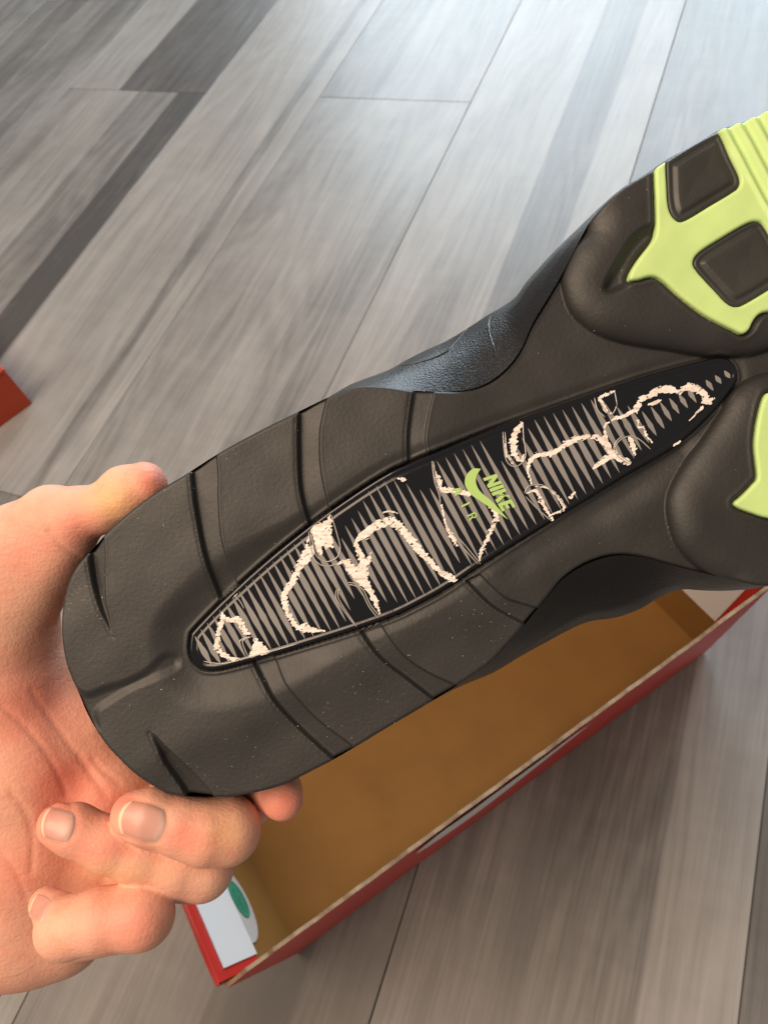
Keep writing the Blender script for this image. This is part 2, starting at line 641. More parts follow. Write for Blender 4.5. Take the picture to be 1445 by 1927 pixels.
def ab(x, y):
    return (x - A0[0]) * AX[0] + (y - A0[1]) * AX[1], (x - A0[0]) * BX[0] + (y - A0[1]) * BX[1]


ORG = Vector(((150 - CX) * S, -(1340 - CY) * S, -D))        # heel end of the sole, camera frame
shoe_mat = CAM @ Matrix.Translation(ORG)
shoe = empty('sneaker', shoe_mat)
tag(shoe, 'black sneaker held sole up with lime green forefoot tread and striped clear shank', 'sneaker')
OX, OY = 150., 1340.


def sole_xyz(x, y, h):
    """photo pixel + height above the sole (in the same pixel unit) -> sneaker local metres"""
    return np.stack([(np.asarray(x) - OX) * S, -(np.asarray(y) - OY) * S, np.asarray(h) * S], -1)


def deep(px, py, dz):
    """point seen at photo pixel (px,py), dz metres behind the sole plane -> sneaker local metres"""
    k = (D + dz) / F
    return np.array([(px - CX) * k - ORG.x, -(py - CY) * k - ORG.y, -dz])


top_edge = [(420, 847), (500, 804), (561, 774), (617, 747), (669, 727), (721, 727), (774, 734), (830, 736), (862, 735), (898, 728), (930, 712),
            (959, 686), (982, 654), (1003, 607), (1029, 564), (1056, 518), (1084, 465), (1108, 420), (1133, 390), (1172, 356), (1214, 331), (1265, 297),
            (1308, 271), (1351, 249), (1400, 231), (1445, 211), (1560, 165), (1700, 122), (1850, 110), (1990, 150), (2080, 240), (2110, 360)]
bot_edge = [(2085, 500), (2010, 680), (1890, 850), (1740, 990), (1590, 1075), (1445, 1101), (1380, 1092), (1322, 1078), (1273, 1066), (1211, 1049), (1157, 1046), (1104, 1062),
            (1060, 1090), (1034, 1120), (1012, 1146), (988, 1176), (960, 1208), (920, 1250), (862, 1290), (816, 1319), (730, 1370), (640, 1424), (589, 1451), (531, 1479), (465, 1496),
            (421, 1502), (372, 1501), (322, 1497), (290, 1482), (247, 1450), (206, 1409), (182, 1378), (161, 1340), (147, 1306), (128, 1261), (120, 1227), (116, 1183), (118, 1138),
            (127, 1100), (144, 1066), (171, 1036), (202, 1001), (240, 966), (291, 927), (343, 896)]
OUT = catmull(top_edge + bot_edge, True, 3)
plate_pts = [(356, 1200), (364, 1186), (412, 1136), (480, 1073), (545, 1018), (625, 957), (721, 894), (782, 865), (898, 818), (947, 799), (1068, 756), (1157, 725), (1246, 697),
             (1336, 674), (1360, 671), (1380, 678), (1391, 696), (1386, 722), (1336, 782), (1269, 841), (1179, 894), (1121, 930), (1041, 979), (912, 1060), (850, 1102), (800, 1131),
             (721, 1168), (561, 1220), (440, 1255), (392, 1263), (368, 1254), (355, 1232)]
PLATE = catmull(plate_pts, True, 4)
LOBE_U = np.vstack([catmull([(1060, 350), (1108, 420), (1080, 466), (1063, 506), (1060, 534), (1071, 574), (1092, 602), (1129, 627), (1185, 645), (1262, 657), (1339, 668), (1400, 668), (1460, 655),
                             (1700, 560), (2000, 440), (2250, 330)], n=5), [(2250, -100), (1100, -100)]])
LOBE_L = np.vstack([catmull([(2250, 400), (2000, 500), (1700, 620), (1480, 690), (1420, 706), (1383, 736), (1358, 778), (1327, 824), (1289, 877), (1264, 921), (1258, 955), (1264, 996), (1280, 1033),
                             (1314, 1067), (1360, 1100)], n=5), [(1420, 1250), (2250, 1250)]])
LIME_U = np.vstack([catmull([(1250, 300), (1240, 312), (1229, 328), (1230, 380), (1231, 426), (1226, 453), (1200, 488), (1184, 514), (1182, 529), (1198, 529), (1222, 523), (1243, 531), (1277, 562), (1323, 596),
                             (1375, 623), (1392, 630), (1404, 623), (1413, 606), (1425, 593), (1445, 588), (1480, 592), (1600, 560), (1750, 490), (1840, 400)], n=4),
                    catmull([(1880, 300), (1850, 150), (1760, 100), (1600, 130), (1445, 190), (1351, 240)], n=3)])
LIME_L = catmull([(1470, 735), (1445, 739), (1432, 750), (1420, 793), (1415, 840), (1420, 896), (1411, 912), (1390, 934), (1376, 947), (1385, 956), (1408, 965), (1445, 976), (1530, 985), (1640, 930), (1760, 800), (1800, 690), (1740, 650), (1600, 690)], True, 4)
POD1 = catmull([(1251, 300), (1250, 340), (1252, 380), (1258, 405), (1272, 420), (1290, 416), (1330, 392), (1370, 368), (1386, 355), (1387, 336), (1370, 300), (1345, 250), (1310, 258), (1270, 284)], True, 4)
POD2 = catmull([(1300, 497), (1312, 478), (1350, 453), (1400, 424), (1422, 420), (1434, 430), (1452, 462), (1472, 505), (1468, 530), (1445, 546), (1400, 573), (1381, 580), (1363, 574), (1340, 550), (1308, 514)], True, 4)
POD3 = catmull([(1540, 360), (1640, 300), (1670, 310), (1710, 400), (1700, 430), (1610, 480), (1580, 470), (1536, 390)], True, 4)
POD4 = catmull([(1500, 760), (1620, 720), (1650, 740), (1660, 810), (1640, 850), (1540, 890), (1510, 870), (1488, 790)], True, 4)
GROOVES = [
    ([(165, 1030), (163, 1046), (171, 1097), (187, 1148), (207, 1189), (214, 1197)], [(196, 1004), (199, 1040), (199, 1080), (202, 1131), (210, 1170), (216, 1196)], 17),
    ([(354, 880), (358, 915), (364, 961), (380, 1041), (408, 1132)], [(408, 845), (412, 900), (412, 941), (420, 1021), (446, 1100)], 15),
    ([(557, 770), (557, 800), (557, 841), (561, 921), (578, 990)], [(619, 740), (607, 790), (603, 821), (605, 881), (621, 960)], 15),
    ([(776, 724), (770, 760), (766, 790), (763, 825), (764, 884)], [(821, 726), (811, 765), (806, 790), (801, 825), (806, 860)], 9),
    ([(282, 1380), (296, 1412), (308, 1440), (338, 1486), (352, 1510)], [(292, 1382), (329, 1419), (360, 1450), (390, 1482), (412, 1512)], 18),
    ([(467, 1248), (489, 1284), (515, 1325), (560, 1375), (632, 1440)], [(514, 1234), (537, 1282), (560, 1312), (600, 1355), (682, 1416)], 12),
    ([(673, 1190), (713, 1242), (766, 1284), (828, 1332)], [(717, 1174), (758, 1230), (805, 1264), (876, 1296)], 12),
    ([(872, 1094), (916, 1138), (950, 1160), (996, 1184)], [(905, 1080), (947, 1120), (975, 1132), (1022, 1146)], 11),
]
VALLEY = catmull([(140, 1300), (165, 1307), (200, 1294), (240, 1282), (275, 1263), (308, 1234), (330, 1238), (332, 1256), (312, 1268), (247, 1296), (205, 1322), (182, 1340), (186, 1372), (160, 1350)], True, 4)
NOTCH = catmull([(1190, 448), (1225, 428), (1232, 440), (1212, 480), (1186, 512), (1180, 536), (1150, 552), (1134, 548), (1140, 528), (1160, 492)], True, 4)


def roundq(t):
    t = np.clip(t, 0, 1)
    return np.sqrt(np.clip(1 - (1 - t) ** 2, 0, 1))


def wob(x, y):
    """slow unevenness of moulded rubber"""
    return (1.3 * np.sin(x * .021 + y * .013) * np.sin(y * .017 - x * .008 + 1.1) + .6 * np.sin(x * .05 + 2) * np.sin(y * .043))


def sole_height(x, y):
    a, b = ab(x, y)
    dp = sdf(x, y, PLATE, 110)
    h = -20 * sstep(560, 820, a) + wob(x, y)
    # channel that leads down to the clear shank
    amp = 5 + 11 * (1 - sstep(60, 420, a)); wid = 30 + 50 * (1 - sstep(40, 360, a))
    h = h - amp * (1 - sstep(0, 1, np.clip(dp, 0, 999) / wid))
    # soft crowning of the heel pads and a hollow along the lower waist
    h = h + 3.0 * np.exp(-((b / 150) ** 2 - 1) ** 2 * 2) * (1 - sstep(480, 640, a))
    dline = seg_dist(x, y, [(930, 1080), (1060, 1000), (1180, 930), (1290, 850)])
    h = h - 9 * np.exp(-(dline / 26) ** 2) * sstep(560, 640, a)
    # the two forefoot lobes
    du = sdf(x, y, LOBE_U, 120); dl = sdf(x, y, LOBE_L, 120)
    for d_ in (du, dl):
        ins = d_ < 0
        h = np.where(ins, -20 + 34 * roundq(-d_ / 62) + wob(x, y), h)
    # central valley of the heel
    dv = sdf(x, y, VALLEY, 60)
    h = h - 6 * (1 - sstep(-11, 8, dv))
    # tread grooves: a sharp wall on the heel side, floor rising towards the toe
    for L, R, dep in GROOVES:
        Lc = catmull(L, n=5); Rc = catmull(R, n=5)
        poly = np.vstack([Lc, Rc[::-1]])
        lo = poly.min(0) - 10; hi = poly.max(0) + 10
        sel = (x > lo[0]) & (x < hi[0]) & (y > lo[1]) & (y < hi[1])
        xs, ys = x[sel], y[sel]
        dL = seg_dist(xs, ys, Lc); dR = seg_dist(xs, ys, Rc)
        ins = inside(xs, ys, poly)
        w_ = dL + dR + 1e-6
        t = dL / w_
        amt = np.clip(w_ / 26, .25, 1)
        prof = np.where(t < .28, 1.0, 1.0 - .45 * (t - .28) / .72)
        prof = prof * sstep(0, 8.5, dL) * sstep(0, 3.0, dR)
        out = np.exp(-(np.minimum(dL, dR) / 4.0) ** 2) * 1.5
        hh = h[sel]
        hh = np.where(ins, hh - dep * prof * amt, hh - np.where(dL < dR, out, -.3 * out))
        h[sel] = hh
    # recesses for the lime tread and its notch
    for lm in (LIME_U, LIME_L):
        d_ = sdf(x, y, lm, 60)
        h = h - 15 * (1 - sstep(0, 9, d_)) + 1.2 * np.exp(-((d_ - 12) / 4) ** 2)
    dn = sdf(x, y, NOTCH, 60)
    h = h - 16 * (1 - sstep(-14, 8, dn))
    # recess for the shank plate with a crisp lip
    h = np.where(dp < 3, np.minimum(h, -22), h)
    h = h + 2.2 * np.exp(-((dp - 7) / 3.0) ** 2)
    # rounded outer edge
    e = -sdf(x, y, OUT)
    h = h - 6 * (1 - roundq(e / 7))
    return h


aa = np.concatenate([np.arange(-300, 1170, 2.0), np.arange(1170, 2020, 6.0)])
bb = np.arange(-470, 540, 2.0)
GA, GB = np.meshgrid(aa, bb, indexing='ij')
GX = A0[0] + GA * AX[0] + GB * BX[0]
GY = A0[1] + GA * AX[1] + GB * BX[1]
phi = sdf(GX, GY, OUT)
V2, Fs, Ed = clip_grid(GX, GY, phi)
hz = sole_height(V2[:, 0].copy(), V2[:, 1].copy())
V3 = sole_xyz(V2[:, 0], V2[:, 1], hz)
# grid orientation (a,b,image y down) faces the camera with this winding reversed
Fs = [f[::-1] for f in Fs]
Ed = [(b, a) for a, b in Ed]
V3, Fs = extrude_rim(V3, Fs, Ed, 26 * S)
outsole = mesh_obj('outsole', V3, Fs, M_RUBBER, shoe, smooth=True)
outsole['label'] = 'black rubber outsole with slanted heel grooves'


def inlay(name, poly, top, edge, depth, mat, parent, step=3.0, extra=None, clip_to=None):
    P = np.asarray(poly)
    xs = np.arange(P[:, 0].min() - 6, P[:, 0].max() + 6, step)
    ys = np.arange(P[:, 1].min() - 6, P[:, 1].max() + 6, step)
    X, Y = np.meshgrid(xs, ys, indexing='ij')
    ph = sdf(X, Y, P)
    for c in (clip_to or []):
        ph = np.maximum(ph, sdf(X, Y, c[0]) * c[1])
    v, f, e = clip_grid(X, Y, ph)
    d = -sdf(v[:, 0], v[:, 1], P)
    for c in (clip_to or []):
        d = np.minimum(d, -sdf(v[:, 0], v[:, 1], c[0]) * c[1])
    h = top - edge * (1 - roundq(d / edge))
    if extra is not None:
        h = h + extra(v[:, 0], v[:, 1], d)
    v3 = sole_xyz(v[:, 0], v[:, 1], h)
    f = [q[::-1] for q in f]; e = [(b, a) for a, b in e]
    v3, f = extrude_rim(v3, f, e, depth * S)
    return mesh_obj(name, v3, f, mat, parent, smooth=True)


def lime_extra(x, y, d):
    # ribs of the bar across the ball of the foot, running from (1351,246) towards (1445,430)
    u = np.array([.47, .883]); n = np.array([.883, -.47])
    t = (x - 1385) * n[0] + (y - 328) * n[1]
    m = sstep(4, 12, t) * (1 - sstep(96, 106, t))
    return m * (5.0 * np.cos(t * 2 * math.pi / 29 - 2.4)) + wob(x * 1.7, y * 1.7) * .7


lu = inlay('tread_inlay', LIME_U, 12, 6, 30, M_LIME, shoe, 2.5, lime_extra, clip_to=[(OUT + 0, 1), (POD1, -1), (POD2, -1), (POD3, -1)])
lu['label'] = 'lime green rubber tread frame with ribbed bar'
ll = inlay('tread_inlay', LIME_L, 12, 6, 30, M_LIME, shoe, 2.5, lambda x, y, d: wob(x * 1.5, y * 1.5) * .7, clip_to=[(POD4, -1)])


def pod_extra(x, y, d):
    return -2.5 * np.exp(-((d - 12) / 4.5) ** 2) + 2.5 * sstep(14, 22, d) - 2 * sstep(24, 60, d)


for pd, ct in ((POD1, [(OUT, 1)]), (POD2, None), (POD3, None), (POD4, None)):
    inset = [(pd, 1)]
    inlay('tread_block', pd, 9, 7, 30, M_POD, shoe, 2.5, pod_extra, clip_to=ct)

# --- clear shank plate with its print
ZP = -8.0
xs = np.arange(345, 1402, 2.5); ys = np.arange(660, 1275, 2.5)
X, Y = np.meshgrid(xs, ys, indexing='ij')
ph = sdf(X, Y, PLATE)
v, f, e = clip_grid(X, Y, ph)
d = -sdf(v[:, 0], v[:, 1], PLATE)
h = ZP - 4 * (1 - roundq(d / 5)) + .5 * np.exp(-((d - 6) / 3.0) ** 2) - 1.6 * np.exp(-((d - 12.5) / 2.2) ** 2)
v3 = sole_xyz(v[:, 0], v[:, 1], h)
v3, f = extrude_rim(v3, [q[::-1] for q in f], [(b, a) for a, b in e], 16 * S)
plate = mesh_obj('shank_plate', v3, f, M_PRINT_BLACK, shoe, smooth=True)
plate['label'] = 'glossy clear shank window over black print with grey tapered stripes'

# stripes: tapered spindles across the plate
ins_pl = PLATE
pa, pb = ab(PLATE[:, 0], PLATE[:, 1])


def plate_b(a):
    """upper and lower edge of the plate at position a along the shoe"""
    bs = []
    for k in range(len(pa)):
        a0, a1 = pa[k], pa[(k + 1) % len(pa)]
        if (a0 - a) * (a1 - a) <= 0 and a0 != a1:
            t = (a - a0) / (a1 - a0)
            bs.append(pb[k] + (pb[(k + 1) % len(pb)] - pb[k]) * t)
    return (min(bs), max(bs)) if len(bs) > 1 else None


tops = [(642, 1019), (647, 992), (660, 977), (671, 964), (683, 951), (686, 924), (698, 913), (713, 904), (731, 899), (752, 902), (783, 918), (801, 923), (813, 916), (818, 868), (835, 862),
        (905, 828), (920, 834), (947, 868), (992, 812), (1003, 786), (1060, 764), (1121, 745), (1140, 752), (1170, 767), (1193, 758), (1211, 772), (1228, 763), (1246, 754), (1269, 745), (1286, 738), (1315, 720), (1336, 711), (1353, 702), (1369, 694)]
bots = [(560, 1208), (632, 1190), (647, 1180), (660, 1143), (667, 1125), (700, 1125), (726, 1135), (745, 1135), (766, 1139), (781, 1133), (796, 1127), (810, 1120), (826, 1111), (841, 1102), (855, 1090), (861, 1069), (869, 1052), (885, 1068), (925, 1045), (960, 1020),
        (996, 1000), (1012, 990), (1040, 968), (1072, 950), (1103, 932), (1130, 914), (1170, 888), (1190, 868), (1215, 840), (1242, 814), (1255, 803), (1269, 787), (1284, 774), (1300, 765), (1330, 745), (1347, 732), (1360, 720), (1378, 709)]
ta = np.array([ab(*q) for q in tops]); ba = np.array([ab(*q) for q in bots])
SV, SF = [], []
i = 0
while True:
    a = 14 + 16.0 * i + .028 * i * i
    i += 1
    if a > 1150: break
    q = plate_b(a)
    if q is None: continue
    bu, bl = q[0] + 10, q[1] - 9
    if ta[0, 0] < a: bu = max(bu, float(np.interp(a, ta[:, 0], ta[:, 1])))
    if ba[0, 0] < a: bl = min(bl, float(np.interp(a, ba[:, 0], ba[:, 1])))
    L = bl - bu
    if L < 8: continue
    wmax = 5.9 if L > 60 else 4.9
    pk = .5 + .12 * math.sin(i * .7)
    base = len(SV)
    n = 14
    for k in range(n + 1):
        t = k / n
        w_ = wmax * (min(t / pk, (1 - t) / (1 - pk)) ** .68) * random.uniform(.93, 1.07)
        lean = 3.0 * (t - .5)
        for sgn in (-1, 1):
            SV.append((a + lean + sgn * max(w_, .15), bu + L * t))
    for k in range(n):
        b0 = base + 2 * k
        SF.append((b0, b0 + 2, b0 + 3, b0 + 1))
SV = np.array(SV)
sx = A0[0] + SV[:, 0] * AX[0] + SV[:, 1] * BX[0]; sy = A0[1] + SV[:, 0] * AX[1] + SV[:, 1] * BX[1]
mesh_obj('printed_stripes', sole_xyz(sx, sy, np.full(len(sx), ZP + .35)), SF, M_STRIPE, plate)

# bright reflections in the wavy film, painted on as ragged white marks (x, y, width)
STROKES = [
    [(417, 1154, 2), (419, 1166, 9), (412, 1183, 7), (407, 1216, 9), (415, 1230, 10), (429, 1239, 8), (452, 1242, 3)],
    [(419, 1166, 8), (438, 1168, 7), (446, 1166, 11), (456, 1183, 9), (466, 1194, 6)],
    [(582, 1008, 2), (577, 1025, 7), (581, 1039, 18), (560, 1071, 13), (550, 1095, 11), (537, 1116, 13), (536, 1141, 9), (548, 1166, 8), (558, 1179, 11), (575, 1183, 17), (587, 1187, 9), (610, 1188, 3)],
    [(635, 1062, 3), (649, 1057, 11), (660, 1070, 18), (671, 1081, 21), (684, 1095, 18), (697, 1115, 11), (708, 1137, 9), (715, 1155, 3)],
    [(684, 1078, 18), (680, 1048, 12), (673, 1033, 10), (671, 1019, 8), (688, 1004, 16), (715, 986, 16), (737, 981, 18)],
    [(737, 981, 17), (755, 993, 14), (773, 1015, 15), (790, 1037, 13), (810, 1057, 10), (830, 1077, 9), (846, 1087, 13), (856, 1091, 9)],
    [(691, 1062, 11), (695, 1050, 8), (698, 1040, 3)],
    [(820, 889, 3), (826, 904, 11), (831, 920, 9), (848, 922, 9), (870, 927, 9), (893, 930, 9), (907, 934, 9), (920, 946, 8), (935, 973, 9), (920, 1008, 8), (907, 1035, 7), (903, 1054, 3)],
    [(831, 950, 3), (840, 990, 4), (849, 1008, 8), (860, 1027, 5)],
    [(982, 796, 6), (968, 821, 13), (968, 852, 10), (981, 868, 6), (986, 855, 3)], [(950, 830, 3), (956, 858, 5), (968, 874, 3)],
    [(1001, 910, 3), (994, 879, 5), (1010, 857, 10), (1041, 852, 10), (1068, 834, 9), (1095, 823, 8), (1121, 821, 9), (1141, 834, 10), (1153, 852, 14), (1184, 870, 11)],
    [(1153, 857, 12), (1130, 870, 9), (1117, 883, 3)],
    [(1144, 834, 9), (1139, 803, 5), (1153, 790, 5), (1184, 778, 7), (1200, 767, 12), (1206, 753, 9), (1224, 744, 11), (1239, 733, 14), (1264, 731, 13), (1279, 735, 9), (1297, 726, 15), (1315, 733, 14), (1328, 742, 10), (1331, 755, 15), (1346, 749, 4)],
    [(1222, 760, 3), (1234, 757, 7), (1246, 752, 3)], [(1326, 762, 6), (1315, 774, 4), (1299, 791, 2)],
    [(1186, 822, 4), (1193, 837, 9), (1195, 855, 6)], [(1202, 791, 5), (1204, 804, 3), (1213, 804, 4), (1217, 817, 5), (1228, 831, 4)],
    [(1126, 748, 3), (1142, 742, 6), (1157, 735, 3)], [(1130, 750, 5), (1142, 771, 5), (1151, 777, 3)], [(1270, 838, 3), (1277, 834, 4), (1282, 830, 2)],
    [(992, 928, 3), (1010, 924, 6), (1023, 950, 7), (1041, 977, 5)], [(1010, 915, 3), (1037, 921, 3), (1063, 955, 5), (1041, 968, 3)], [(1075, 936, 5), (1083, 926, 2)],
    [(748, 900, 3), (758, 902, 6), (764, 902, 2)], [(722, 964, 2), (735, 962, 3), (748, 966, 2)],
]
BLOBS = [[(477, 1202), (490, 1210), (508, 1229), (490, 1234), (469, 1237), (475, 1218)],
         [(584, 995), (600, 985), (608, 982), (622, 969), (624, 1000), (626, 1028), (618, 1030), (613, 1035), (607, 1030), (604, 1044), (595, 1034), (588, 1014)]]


def vnoise(u, v, seed):
    """smooth value noise in -1..1"""
    g = np.random.default_rng(seed).uniform(-1, 1, (512, 512))
    iu, iv = np.floor(u).astype(int), np.floor(v).astype(int)
    fu, fv = u - iu, v - iv
    fu = fu * fu * (3 - 2 * fu); fv = fv * fv * (3 - 2 * fv)
    q = lambda a_, b_: g[a_ % 512, b_ % 512]
    return (q(iu, iv) * (1 - fu) + q(iu + 1, iv) * fu) * (1 - fv) + (q(iu, iv + 1) * (1 - fu) + q(iu + 1, iv + 1) * fu) * fv


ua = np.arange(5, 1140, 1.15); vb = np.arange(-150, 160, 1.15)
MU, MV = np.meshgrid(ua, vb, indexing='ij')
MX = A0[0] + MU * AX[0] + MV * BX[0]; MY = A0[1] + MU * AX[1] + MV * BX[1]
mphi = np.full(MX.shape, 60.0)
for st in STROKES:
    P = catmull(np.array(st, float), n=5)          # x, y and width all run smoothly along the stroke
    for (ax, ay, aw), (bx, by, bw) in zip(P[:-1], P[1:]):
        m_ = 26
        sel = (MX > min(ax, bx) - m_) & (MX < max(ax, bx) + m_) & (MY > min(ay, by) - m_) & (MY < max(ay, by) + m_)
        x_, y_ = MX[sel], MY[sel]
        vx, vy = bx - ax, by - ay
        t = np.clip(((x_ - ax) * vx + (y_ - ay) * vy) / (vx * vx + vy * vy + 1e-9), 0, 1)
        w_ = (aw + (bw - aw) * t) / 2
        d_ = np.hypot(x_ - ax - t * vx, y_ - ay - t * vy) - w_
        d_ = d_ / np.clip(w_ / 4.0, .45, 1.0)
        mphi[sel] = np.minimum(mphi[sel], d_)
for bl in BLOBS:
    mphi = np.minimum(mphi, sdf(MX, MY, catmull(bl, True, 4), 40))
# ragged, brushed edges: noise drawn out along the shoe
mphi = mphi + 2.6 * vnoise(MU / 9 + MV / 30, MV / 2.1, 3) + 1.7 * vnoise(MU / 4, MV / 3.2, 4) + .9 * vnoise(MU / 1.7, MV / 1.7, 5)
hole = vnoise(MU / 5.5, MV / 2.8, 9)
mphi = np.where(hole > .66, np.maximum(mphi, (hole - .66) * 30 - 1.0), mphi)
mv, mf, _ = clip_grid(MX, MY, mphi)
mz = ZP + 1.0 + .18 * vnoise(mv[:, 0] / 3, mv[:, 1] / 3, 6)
mk = mesh_obj('painted_film_reflections', sole_xyz(mv[:, 0], mv[:, 1], mz), [q[::-1] for q in mf], M_FILM_GLINT, plate, smooth=True)
mk['kind'] = 'stuff'

# raised U-shaped edges moulded in the film
RIDGES = [
    [(584, 997), (591, 1037), (602, 1053), (618, 1057), (635, 1048), (640, 1031), (633, 1002), (623, 969)],
    [(580, 1000), (587, 1042), (598, 1060), (615, 1066), (636, 1061)],
    [(633, 1110), (632, 1126), (644, 1146), (668, 1179)], [(638, 1108), (636, 1124), (648, 1146), (671, 1180)],
    [(655, 1097), (668, 1099), (684, 1112), (697, 1139), (715, 1161)], [(657, 1101), (668, 1103), (680, 1114), (694, 1142), (711, 1164)],
    [(813, 867), (818, 905), (827, 932), (829, 948)], [(816, 868), (822, 905), (831, 934)],
    [(843, 1000), (854, 1003), (872, 1022), (905, 1062)], [(847, 1004), (856, 1009), (868, 1026), (900, 1062)],
    [(947, 812), (952, 861), (965, 877), (979, 874), (990, 857), (986, 820), (985, 794)], [(951, 812), (956, 858), (967, 872)],
    [(988, 928), (996, 915), (1019, 912), (1041, 924), (1068, 955)], [(990, 934), (1010, 955), (1038, 980)],
    [(473, 1199), (458, 1205), (456, 1213), (467, 1239)], [(468, 1199), (453, 1205), (451, 1213), (461, 1239)],
    [(1162, 762), (1158, 772), (1151, 779), (1142, 773), (1128, 752)], [(1158, 735), (1163, 762)], [(1120, 748), (1126, 770), (1140, 784)],
    [(1189, 870), (1169, 857), (1160, 842), (1164, 832), (1176, 823), (1191, 820), (1206, 827), (1226, 845)],
    [(1186, 872), (1166, 860), (1157, 844), (1161, 830), (1174, 819)],
    [(382, 1246), (420, 1250), (460, 1240), (520, 1224), (560, 1212)], [(440, 1120), (452, 1134), (458, 1146)], [(438, 1126), (447, 1117)],
]
RV, RF = [], []
for r_ in RIDGES:
    P = catmull(r_, n=6); T = np.gradient(P, axis=0); T /= np.linalg.norm(T, axis=1)[:, None] + 1e-9
    Nn = np.stack([-T[:, 1], T[:, 0]], 1)
    base = len(RV); m_ = 6
    for k in range(len(P)):
        rad = 1.15 * min(1, .35 + k / 3, .35 + (len(P) - 1 - k) / 3)
        for j in range(m_):
            q = 2 * math.pi * j / m_
            c = P[k] + Nn[k] * math.cos(q) * rad
            RV.append((c[0], c[1], ZP + 1.0 + math.sin(q) * rad * 1.1))
    for k in range(len(P) - 1):
        for j in range(m_):
            a_, b_ = base + k * m_ + j, base + k * m_ + (j + 1) % m_
            RF.append((a_, b_, b_ + m_, a_ + m_))
RV = np.array(RV)
M_RIDGE = simple_mat('clear_ridge_edge', (.42, .40, .37), .15, .7, coat=1.0)
mesh_obj('film_ridges', sole_xyz(RV[:, 0], RV[:, 1], RV[:, 2]), RF, M_RIDGE, plate, smooth=True)

# logo print: letters run across the shoe, upright towards the toe
UD = np.array([.50, .866]); VD = np.array([.872, -.49])


def logo_poly(name, polys, org, sx_, sy_, shear, z):
    VV, FF = [], []
    for p_ in polys:
        b0 = len(VV)
        for u_, v_ in p_:
            q = np.array(org) + UD * (u_ * sx_ + shear * v_ * sy_) + VD * (v_ * sy_)
            VV.append((*q, z))
        FF.append(tuple(range(b0, b0 + len(p_))))
    VV = np.array(VV)
    return mesh_obj(name, sole_xyz(VV[:, 0], VV[:, 1], VV[:, 2]), FF, M_LOGO, plate)


Nn_ = [[(0, 0), (.22, 0), (.22, 1), (0, 1)], [(.22, 1), (.22, .55), (.56, 0), (.56, .45)], [(.56, 0), (.78, 0), (.78, 1), (.56, 1)]]
I_ = [[(0, 0), (.24, 0), (.24, 1), (0, 1)]]
K_ = [[(0, 0), (.24, 0), (.24, 1), (0, 1)], [(.24, .62), (.24, .36), (.55, 1), (.82, 1)][::1], [(.36, .58), (.55, 0), (.84, 0), (.52, .74)]]
E_ = [[(0, 0), (.24, 0), (.24, 1), (0, 1)], [(.24, 0), (.62, 0), (.62, .22), (.24, .22)], [(.24, .40), (.56, .40), (.56, .60), (.24, .60)], [(.24, .78), (.62, .78), (.62, 1), (.24, 1)]]


def off(pl, dx):
    return [[(u_ + dx, v_) for u_, v_ in p_] for p_ in pl]


word = off(Nn_, 0) + off(I_, .86) + off(K_, 1.18) + off(E_, 2.06)
logo_poly('logo_lettering', word, (909, 900), 27.0, 27.0, -.12 + .30, ZP + 2.2)
swp = np.vstack([catmull([(905, 882), (890, 882), (877, 896), (876, 914), (889, 932), (912, 948), (957, 978)], n=5),
                 catmull([(957, 978), (927, 944), (905, 926), (896, 908), (898, 894), (905, 882)], n=5)[1:-1]])
mesh_obj('logo_swoosh', sole_xyz(swp[:, 0], swp[:, 1], np.full(len(swp), ZP + 2.0)), [tuple(range(len(swp)))], M_LOGO, plate)


def thin(p0, p1, w_=.10):
    p0, p1 = np.array(p0, float), np.array(p1, float)
    t = (p1 - p0) / np.linalg.norm(p1 - p0); n_ = np.array([-t[1], t[0]]) * w_ / 2
    return [tuple(p0 + n_), tuple(p0 - n_), tuple(p1 - n_), tuple(p1 + n_)]


A_ = [thin((0, 0), (.36, 1), .2), thin((.36, 1), (.72, 0), .2), thin((.15, .33), (.57, .33), .16)]
I2 = [thin((0, 0), (0, 1), .2)]
R_ = [thin((0, 0), (0, 1), .16), thin((0, .94), (.42, .94), .13), thin((.40, .96), (.50, .74), .14), thin((.50, .76), (.42, .52), .14), thin((0, .5), (.44, .5), .13), thin((.26, .5), (.54, 0), .15)]
logo_poly('logo_word', off(A_, 0) + off(I2, 2.15) + off(R_, 3.4), (850, 922), 17.0, 18.5, .05, ZP + 2.4)

# --- side wall and upper behind the sole
sil_top = {(669, 727): (660, 722), (721, 727): (729, 696), (774, 734): (765, 676), (830, 736): (805, 656), (862, 735): (835, 643), (898, 728): (868, 624), (930, 712): (893, 608), (959, 686): (922, 589),
           (982, 654): (950, 573), (1003, 607): (972, 556), (1029, 564): (990, 530), (1056, 518): (1014, 503), (1084, 465): (1050, 464), (1108, 420): (1095, 421), (1133, 390): (1127, 390), (1172, 356): (1171, 352),
           (1214, 331): (1213, 327), (1265, 297): (1263, 293), (1351, 249): (1350, 244), (1400, 231): (1398, 228),
           (1445, 1101): (1445, 1104), (1380, 1092): (1380, 1112), (1322, 1078): (1325, 1112), (1273, 1066): (1283, 1110), (1211, 1049): (1243, 1124), (1157, 1046): (1207, 1146), (1104, 1062): (1160, 1163), (1060, 1090): (1110, 1170),
           (1034, 1120): (1068, 1188), (1012, 1146): (1035, 1206), (988, 1176): (1005, 1222), (960, 1208): (974, 1240), (920, 1250): (927, 1268), (862, 1290): (869, 1292)}
raw = top_edge + bot_edge
SIL = catmull([sil_top.get(q, q) for q in raw], True, 3)
n = len(SIL)
axis_t = np.array([ab(*q)[0] for q in SIL])
ring = []
out_phys = np.array([sole_xyz(q[0], q[1], 0) for q in OUT])
sil_phys = np.array([deep(q[0], q[1], .017) for q in SIL])
